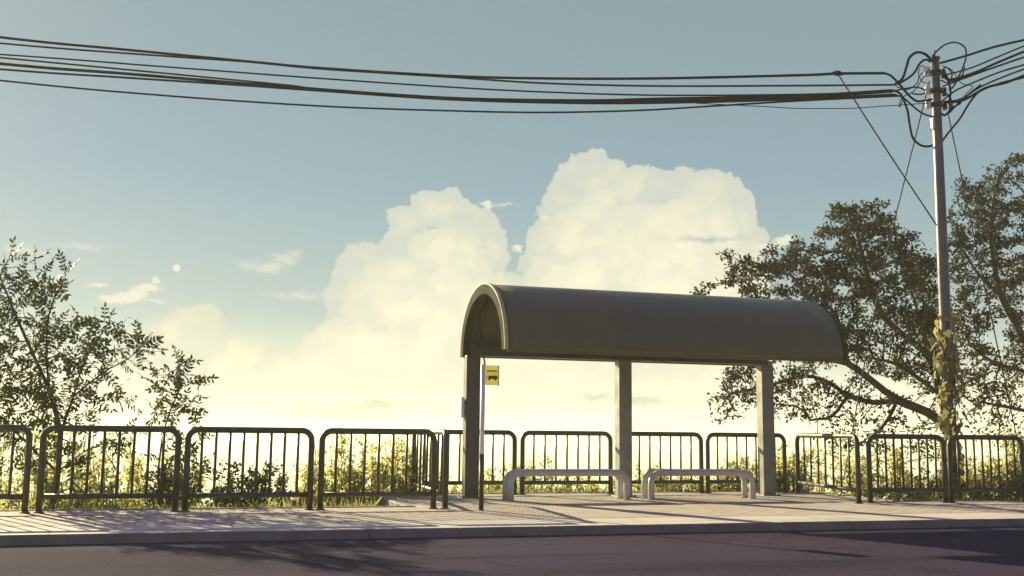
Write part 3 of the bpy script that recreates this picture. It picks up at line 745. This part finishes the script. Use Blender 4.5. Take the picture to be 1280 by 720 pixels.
# shrubs on the bank behind the railings
def shrub(px, dist, w_px, top_py, label, mat='leafB', dens=1.0, leaf=0.06, seed=0, airy=0.5):
    f_ = gpt(px, dist, -0.05); sc = dist / F_PX
    topz = at(px, top_py, dist).z; Ht = max(0.35, (topz - f_.z) * 1.12); Wd = w_px * sc / 2 * 1.55
    root = empty('shrub', f_, label, 'shrub', 'shrubs on the bank behind the railings')
    ns = int(16 + Wd * 34); st = MB(); P = []; D = []; N = []; L = []
    for k in range(ns):
        a = rnd.uniform(0, 2 * math.pi); rr = math.sqrt(rnd.random()) * Wd; x = rr * math.cos(a); y = rr * math.sin(a) * 0.7
        hh = Ht * (1 - 0.5 * (rr / Wd) ** 3) * rnd.uniform(0.55, 1.15)
        p0 = np.array((x * 0.75, y * 0.75, 0)); p3 = np.array((x, y, hh)); pm = (p0 + p3) / 2 + rng.normal(size=3) * 0.06
        pts = spline([p0, pm, p3], 6); st.tube(pts, [0.011 - 0.007 * i / (len(pts) - 1) for i in range(len(pts))], 4, caps=False)
        for _ in range(int(4 + hh * 9)):
            t = rnd.uniform(0.12, 1.0) ** 0.8; j = min(int(t * (len(pts) - 1)), len(pts) - 2); b_ = np.array(pts[j])
            d_ = rand_dir(1)[0]; d_[2] = abs(d_[2]) * 0.6 + 0.1; ln = rnd.uniform(0.12, 0.38) * (1.1 - 0.5 * t); e_ = b_ + d_ * ln
            st.tube([b_, e_], [0.004, 0.002], 3, caps=False)
            for _ in range(int(12 * dens * rnd.uniform(0.4, 1.3))):
                s_ = rnd.random(); P.append(b_ + d_ * ln * s_ + rng.normal(size=3) * airy * 0.07); D.append(d_ * 0.5 + rand_dir(1)[0] * 0.9); N.append(rand_dir(1)[0] + np.array((0, 0, 0.6))); L.append(leaf * rnd.uniform(0.6, 1.25))
    L = np.array(L)
    st.build('stems', M['twig'], root)
    leaves_mesh('foliage', M[mat], np.array(P), np.array(D), np.array(N), L, L * 0.55, root, 'hex')
    return root
shr = [  # px, dist, width px, top y, label, material, density
    (20, 17.6, 120, 552, 'dense shrub behind the railing at the left picture edge', 'leafB', 1.0),
    (135, 17.2, 110, 562, 'yellowish shrub under the feathery tree behind the second railing panel', 'leafB', 0.9),
    (215, 16.6, 60, 590, 'low dark green shrub at the foot of the sapling', 'leafL', 0.9),
    (72, 18.4, 90, 556, 'golden shrub behind the second railing panel, under the trunk of the leafy tree', 'leafB', 1.0),
    (190, 18.2, 80, 568, 'golden shrub at the right end of the second railing panel', 'leafB', 1.0),
    (262, 17.8, 70, 590, 'low golden shrub at the left end of the third railing panel', 'leafB', 0.9),
    (405, 18.4, 60, 584, 'pale shrub directly behind the post gap left of the fourth railing panel', 'leafB', 0.9),
    (318, 16.6, 84, 592, 'rounded green shrub behind the third railing panel', 'leafL', 1.3),
    (372, 18.0, 60, 592, 'small pale shrub just left of the gap between third and fourth railing panels', 'leafB', 0.7),
    (440, 17.6, 80, 566, 'bright sunlit shrub behind the left half of the fourth railing panel', 'leafB', 1.0),
    (500, 17.9, 76, 560, 'tall bright shrub behind the right half of the fourth railing panel', 'leafB', 0.9),
    (610, 20.3, 70, 596, 'low wispy shrub behind the shelter bay, left of the left bench', 'leafB', 0.6),
    (668, 20.2, 70, 582, 'wispy shrub rising behind the left half of the left bench', 'leafB', 0.55),
    (735, 20.4, 60, 592, 'low wispy shrub left of the middle shelter post', 'leafB', 0.6),
    (815, 20.6, 60, 588, 'wispy shrub seen in the gap between the two benches', 'leafB', 0.55),
    (870, 20.8, 60, 594, 'low wispy shrub behind the right bench', 'leafB', 0.6),
    (930, 20.8, 56, 574, 'sparse upright shrub just left of the right shelter post', 'leafB', 0.6),
    (988, 20.6, 56, 566, 'leafy shrub in the gap right of the shelter beside the slanting railing', 'leafB', 0.9),
    (1040, 21.0, 70, 580, 'olive shrub behind the slanting railing panel', 'leafB', 0.8),
    (1105, 19.2, 74, 566, 'bushy shrub behind the railing panel left of the utility pole', 'leafB', 0.9),
    (1160, 19.0, 50, 592, 'low shrub at the foot of the utility pole', 'leafB', 0.8),
    (1225, 19.0, 74, 578, 'olive shrub behind the rightmost railing panel', 'leafB', 0.9),
    (1278, 18.6, 60, 558, 'tall shrub at the right picture edge', 'leafB', 0.9),
]
for s_ in shr: shrub(*s_)

# climbing vine on the pole
vz0, vz1 = 0.15, 3.25
vr = empty('climbing_vine', (base.x, base.y, gz), 'yellow green vine with broad leaves climbing the lower half of the utility pole', 'vine')
q = MB()
for ph in (0.3, 2.4, 4.4):
    q.tube([(0.122 * math.cos(ph + z * 1.3), 0.122 * math.sin(ph + z * 1.3), z) for z in np.arange(0, vz1 - gz - 0.25 * ph / 2, 0.1)], 0.011, 5)
q.build('stem', M['twig'], vr)
P = []; D = []; N = []; L = []
for _ in range(300):
    z = vz0 + (vz1 - vz0) * rnd.random() ** 1.15 - gz; a = rnd.uniform(0, 2 * math.pi); d_ = np.array((math.cos(a), math.sin(a), 0.0))
    wd = 0.115 + 0.11 * rnd.random() * (1.2 - 0.5 * z / vz1)
    P.append(d_ * wd + np.array((0, 0, z))); D.append(np.array((rnd.uniform(-.6, .6), rnd.uniform(-.6, .6), -1.0)) + d_ * 0.3); N.append(d_ + rng.normal(size=3) * 0.35); L.append(rnd.uniform(0.07, 0.165))
L = np.array(L); leaves_mesh('foliage', M['leafV'], np.array(P), np.array(D), np.array(N), L, L * 0.95, vr, 'heart')

# grass and weeds along the edge of the bank (ground cover)
P = []; D = []; N = []; L = []
for _ in range(15000):
    x = rnd.uniform(-7, 17); inb = BAY0 - 0.4 < x < BAY1 + 0.4
    y = (18.1 if inb else 15.12) + rnd.random() ** 1.6 * 2.2; P.append((x, y, float(terrain_z(x, y)) - 0.02)); D.append((rnd.gauss(0, .35), rnd.gauss(0, .35), 1)); N.append(tuple(rand_dir(1)[0])); L.append(rnd.uniform(0.04, 0.16) * (1 if rnd.random() > .06 else 2.2))
L = np.array(L); kind(leaves_mesh('grass', M['grass'], np.array(P), np.array(D), np.array(N), L, L * 0.09 + 0.004, None, 'quad'), 'stuff')
# reddish stone by the fence foot
bm = bmesh.new(); bmesh.ops.create_icosphere(bm, subdivisions=3, radius=1)
for v_ in bm.verts:
    k = 1 + 0.22 * math.sin(3 * v_.co.x + 1.3) * math.cos(4 * v_.co.y) + 0.12 * math.sin(7 * v_.co.z + 2 * v_.co.x); v_.co = Vector((v_.co.x * 0.17 * k, v_.co.y * 0.12 * k, v_.co.z * 0.075 * k))
me = bpy.data.meshes.new('stone'); bm.to_mesh(me); bm.free(); me.materials.append(M['rock'])
st_ = bpy.data.objects.new('stone', me); col.objects.link(st_); sp_ = at(378, 632, 15.5); st_.location = (sp_.x, sp_.y, 0.02)
tag(st_, 'reddish stone lying behind the railing post right of the green shrub', 'stone')

# ------------------------------------------------------------------ sky, clouds
SUN_AZ_CAM, SUN_EL = R(-41.0), R(20.0)                 # left of the view direction
az = YAW + SUN_AZ_CAM                                  # clockwise from +Y
sdir = Vector((math.sin(az) * math.cos(SUN_EL), math.cos(az) * math.cos(SUN_EL), math.sin(SUN_EL)))
ld = bpy.data.lights.new('sun', 'SUN'); ld.energy = 5.0; ld.angle = R(0.5); ld.color = (1.0, 0.87, 0.50)
sun = bpy.data.objects.new('sun', ld); col.objects.link(sun); sun.rotation_euler = sdir.to_track_quat('Z', 'Y').to_euler(); sun.location = sdir * 60

w = bpy.data.worlds.new('World'); scene.world = w; w.use_nodes = True
n = NT(w.node_tree); bg = w.node_tree.nodes['Background']; bg.inputs['Strength'].default_value = 0.1
sky = n.new('ShaderNodeTexSky', sky_type='NISHITA'); sky.sun_disc = False; sky.sun_elevation = SUN_EL; sky.sun_rotation = az
sky.air_density = 1.0; sky.dust_density = 0.7; sky.ozone_density = 1.0; sky.altitude = 60
gen = n.new('ShaderNodeTexCoord').outputs['Generated']
xyz = n.new('ShaderNodeSeparateXYZ'); n.put(xyz.inputs[0], gen)
DEG = 57.29578
azn = n.m('MULTIPLY', n.m('ARCTAN2', xyz.outputs[0], xyz.outputs[1]), DEG)
eln = n.m('MULTIPLY', n.m('ARCSINE', xyz.outputs[2]), DEG)
K = 1.0 / 0.1                                          # the background runs at 0.1, colours below are final radiance
grad = n.ramp(n.ss(eln, -4, 64), [(0, (0, 0, 0)), (1, (1, 1, 1))])
e01 = n.m('DIVIDE', n.m('ADD', eln, 2.0), 92.0, clamp=True)
EXPO = 1.45; GAIN = 2 ** EXPO
def kc(c): return tuple(x * K / GAIN for x in c)   # picture radiance -> background colour
def st(e): return (e + 2.0) / 92.0
skyc = n.ramp(e01, [(st(-2), (1.00, 0.96, 0.72)), (st(1.5), (0.98, 0.95, 0.72)), (st(3.6), (0.60, 0.67, 0.56)), (st(6.0), (0.39, 0.485, 0.455)), (st(9.5), (0.325, 0.435, 0.44)), (st(13), (0.268, 0.378, 0.43)),
                    (st(18), (0.250, 0.345, 0.375)), (st(24), (0.235, 0.325, 0.335)), (st(50), (0.185, 0.195, 0.40)), (st(90), (0.175, 0.165, 0.44))])
anti = n.v('DOT_PRODUCT', n.v('MULTIPLY', gen, (1, 1, 0)), (-sdir.x / math.cos(SUN_EL), -sdir.y / math.cos(SUN_EL), 0))
skyc = n.mix(n.ss(anti, -0.35, 0.8), skyc, (0.205, 0.160, 0.37))        # lavender sky opposite the low sun
skyc = n.mix(0.05, n.v('SCALE', skyc, None, K / GAIN), sky.outputs[0])
# clouds: heaps given as (centre, half size) in degrees of azimuth and elevation
def azel(px, py):
    d = ray(px, py).normalized(); return math.degrees(math.atan2(d.x, d.y)), math.degrees(math.asin(d.z))
PXD = 1.0 / 23.4
p0 = n.new('ShaderNodeCombineXYZ'); n.put(p0.inputs[0], azn); n.put(p0.inputs[1], eln); p0 = p0.outputs[0]
def warp(p, scale, amt, detail=3, rough=.6):
    return n.v('ADD', p, n.v('SCALE', n.v('SUBTRACT', n.noise(p, scale, detail, rough, col=True, dim='2D'), (.5, .5, .5)), None, amt))
def field(p, blobs):
    """smallest signed distance (degrees) to a union of ellipses"""
    cur = None
    for (px, py, rx, ry) in blobs:
        a, e = azel(px, py); rx *= PXD; ry *= PXD; s_ = min(rx, ry)
        vm = n.new('ShaderNodeVectorMath', operation='MULTIPLY_ADD'); n.put(vm.inputs[0], p)
        vm.inputs[1].default_value = (1 / rx, 1 / ry, 0); vm.inputs[2].default_value = (-a / rx, -e / ry, 0)
        f = n.m('MULTIPLY_ADD', n.v('LENGTH', vm.outputs[0]), s_, -s_)
        cur = f if cur is None else n.m('SMOOTH_MIN', cur, f, 0.10)
    return cur
def billow(p):
    a = n.new('ShaderNodeTexVoronoi', feature='SMOOTH_F1', voronoi_dimensions='2D'); a.inputs['Scale'].default_value = 0.95; a.inputs['Smoothness'].default_value = 0.35; n.put(a.inputs['Vector'], p)
    b_ = n.new('ShaderNodeTexVoronoi', feature='SMOOTH_F1', voronoi_dimensions='2D'); b_.inputs['Scale'].default_value = 2.1; b_.inputs['Smoothness'].default_value = 0.25; n.put(b_.inputs['Vector'], p)
    c_ = n.new('ShaderNodeTexVoronoi', feature='SMOOTH_F1', voronoi_dimensions='2D'); c_.inputs['Smoothness'].default_value = 0.2; c_.inputs['Scale'].default_value = 4.6; n.put(c_.inputs['Vector'], p)
    soft = n.m('MULTIPLY_ADD', a.outputs['Distance'], -0.62, n.m('MULTIPLY_ADD', b_.outputs['Distance'], -0.34, 0.62))
    return n.m('MULTIPLY_ADD', c_.outputs['Distance'], -0.16, soft), soft                    # high in the middle of a puff
pw = warp(warp(p0, 0.4, 0.45, 2), 1.4, 0.13, 2, 0.45)
bl0, so0 = billow(pw)
sh_n = n.noise(n.v('MULTIPLY', pw, (1.0, 1.25, 1.0)), 0.36, 3, 0.45, dim='2D')
sh_o = n.noise(n.v('ADD', n.v('MULTIPLY', pw, (1.0, 1.25, 1.0)), (-0.6, 0.6, 0)), 0.36, 3, 0.45, dim='2D')
lit = n.ss(n.m('MULTIPLY_ADD', so0, 0.22, n.m('SUBTRACT', sh_n, sh_o)), -0.08, 0.15)
def cloud(base, blobs, edge, rim, core, shade, opac=1.0, amp=0.8, depth=1.6, sh=0.45):
    rim, core, shade = kc(rim), kc(core), kc(shade)
    d = n.m('SUBTRACT', field(pw, blobs), n.m('MULTIPLY', bl0, amp))
    mask = n.m('MULTIPLY', n.ss(d, 0.0, -edge), opac)
    c = n.mix(n.ss(d, -0.05, -depth), rim, core)
    c = n.mix(n.m('MULTIPLY', n.m('SUBTRACT', 1.0, lit), sh), c, shade)
    return n.mix(mask, base, c), d
S_ = lambda *c: c
c1, d1 = cloud(skyc, [(245, 402, 38, 22), (228, 425, 50, 34), (290, 448, 60, 34), (185, 438, 40, 24), (365, 455, 62, 28), (410, 430, 34, 24), (330, 490, 220, 40)], 0.30,
               (0.68, 0.69, 0.56), (0.86, 0.83, 0.63), (0.66, 0.69, 0.57), 0.95, 0.75, 1.2, 0.6)
back = [(742, 205, 24, 18), (722, 222, 24, 22), (762, 214, 22, 18), (822, 232, 22, 20), (852, 226, 24, 16), (896, 234, 26, 20), (922, 254, 18, 20), (700, 246, 20, 16), (560, 248, 18, 15), (530, 252, 16, 14), (608, 290, 20, 18), (625, 300, 12, 16), (456, 318, 18, 14), (500, 272, 14, 14), (738, 222, 40, 30), (795, 240, 46, 32), (876, 244, 46, 30), (912, 270, 36, 40), (705, 262, 30, 36), (690, 305, 30, 34), (672, 330, 24, 22), (936, 318, 26, 40), (800, 320, 110, 70), (870, 320, 70, 60),
        (548, 262, 38, 26), (588, 290, 40, 34), (612, 315, 24, 36), (512, 278, 26, 22), (470, 322, 40, 20), (442, 342, 26, 26), (436, 380, 30, 40), (530, 340, 80, 56), (480, 420, 80, 60), (600, 400, 120, 60)]
c2, d2 = cloud(c1, back, 0.12, (0.66, 0.685, 0.585), (0.77, 0.76, 0.61), (0.63, 0.665, 0.585), 0.97, 0.55, 1.1, 0.75)
front = [(755, 252, 18, 14), (722, 288, 20, 18), (800, 270, 24, 18), (860, 268, 24, 16), (898, 280, 20, 20), (556, 300, 18, 14), (582, 312, 18, 16), (476, 362, 20, 18), (452, 396, 20, 22), (740, 268, 26, 22), (775, 290, 50, 34), (838, 280, 44, 26), (880, 300, 44, 36), (725, 310, 36, 44), (700, 350, 40, 34), (790, 350, 100, 60), (890, 350, 70, 46), (930, 350, 30, 20),
         (545, 312, 36, 26), (575, 330, 36, 32), (500, 345, 44, 24), (470, 385, 40, 34), (540, 390, 80, 54), (600, 400, 60, 60), (430, 430, 46, 30), (390, 462, 60, 26), (500, 470, 150, 60), (680, 440, 180, 70), (820, 440, 160, 70)]
c3, d3 = cloud(c2, front, 0.13, (0.755, 0.755, 0.61), (0.875, 0.84, 0.65), (0.755, 0.755, 0.61), 0.95, 0.65, 0.9, 0.8)
front2 = [(775, 312, 30, 22), (735, 348, 34, 28), (705, 385, 40, 24), (858, 318, 38, 26), (905, 338, 30, 24), (820, 345, 40, 26), (870, 370, 90, 40), (562, 352, 30, 22), (505, 384, 34, 26), (452, 428, 40, 24), (545, 405, 40, 30), (600, 388, 30, 30), (500, 440, 80, 30), (640, 430, 100, 40), (400, 470, 40, 14), (780, 400, 60, 34)]
c3, d4 = cloud(c3, front2, 0.11, (0.845, 0.82, 0.64), (0.955, 0.905, 0.685), (0.80, 0.79, 0.63), 0.92, 0.7, 0.8, 0.7)
# small fair weather shreds, and one round puff
pws = warp(warp(n.v('MULTIPLY', p0, (1, 1, 1)), 1.1, 0.7, 3), 3.2, 0.34, 4, 0.65)
def wisp(base, blobs, edge, c, opac):
    d = field(pws, blobs); return n.mix(n.m('MULTIPLY', n.ss(d, edge * .4, -edge), opac), base, kc(c))
c4 = wisp(c3, [(160, 372, 22, 6), (185, 361, 15, 5), (196, 377, 14, 2.5), (172, 366, 12, 6), (140, 374, 14, 5), (125, 355, 14, 4), (194, 350, 4, 5)], 0.13, (0.85, 0.825, 0.645), 0.92)
c4 = wisp(c4, [(335, 334, 26, 7), (357, 324, 18, 7), (308, 330, 14, 4), (368, 316, 8, 5), (100, 308, 34, 4), (25, 312, 18, 6), (370, 370, 38, 4), (385, 369, 14, 5), (300, 468, 60, 6)], 0.28, (0.73, 0.74, 0.60), 0.85)
dm = field(p0, [(221, 335, 4.2, 4.2)]); c4 = n.mix(n.ss(dm, 0.05, -0.05), c4, kc((0.86, 0.84, 0.66)))
c4 = wisp(c4, [(608, 256, 11, 4.5), (630, 257, 16, 2), (681, 272, 5, 4), (648, 312, 6, 5), (980, 300, 14, 6), (960, 308, 20, 5)], 0.12, (0.83, 0.81, 0.64), 0.95)
low = n.ss(eln, 4.2, 0.2)                               # everything dissolves in bright air near the horizon
c4 = n.mix(n.m('MULTIPLY', low, 0.55), c4, kc((1.0, 0.965, 0.74)))
c4 = wisp(c4, [(430, 516, 80, 10), (470, 508, 40, 10), (370, 522, 40, 5), (600, 512, 60, 5), (800, 502, 50, 6), (745, 497, 30, 5), (880, 300, 38, 4.5), (905, 299, 30, 3)], 0.30, (0.40, 0.48, 0.46), 0.95)
n.put(bg.inputs['Color'], c4)
w.cycles.sampling_method = 'MANUAL'; w.cycles.sample_map_resolution = 512

# ------------------------------------------------------------------ haze
HZ = 0.0011
bm = bmesh.new(); bmesh.ops.create_cube(bm, size=1)
for v_ in bm.verts: v_.co = Vector((v_.co.x * 3040, 650 + v_.co.y * 2540, -45.5 + (v_.co.z + 0.5) * 54.8))
me = bpy.data.meshes.new('haze'); bm.to_mesh(me); bm.free()
hz = bpy.data.objects.new('haze', me); col.objects.link(hz); kind(hz, 'stuff')
m = bpy.data.materials.new('haze'); m.use_nodes = True; n = NT(m.node_tree); n.n.remove(n.n['Principled BSDF'])
pv = n.new('ShaderNodeVolumePrincipled'); pv.inputs['Density'].default_value = HZ; pv.inputs['Color'].default_value = (0.96, 1.0, 0.84, 1); pv.inputs['Anisotropy'].default_value = 0.2
n.l.new(pv.outputs[0], n.n['Material Output'].inputs['Volume']); me.materials.append(m)

# ------------------------------------------------------------------ render settings
scene.render.engine = 'CYCLES'
cy = scene.cycles
cy.use_denoising = True; cy.use_adaptive_sampling = True; cy.adaptive_threshold = 0.015
cy.max_bounces = 8; cy.diffuse_bounces = 3; cy.glossy_bounces = 3; cy.transmission_bounces = 4; cy.volume_bounces = 2; cy.transparent_max_bounces = 6
cy.caustics_reflective = False; cy.caustics_refractive = False; cy.sample_clamp_indirect = 6.0
vs_ = scene.view_settings; vs_.view_transform = 'Standard'; vs_.look = 'None'; vs_.exposure = EXPO; vs_.gamma = 1.0; vs_.use_curve_mapping = False
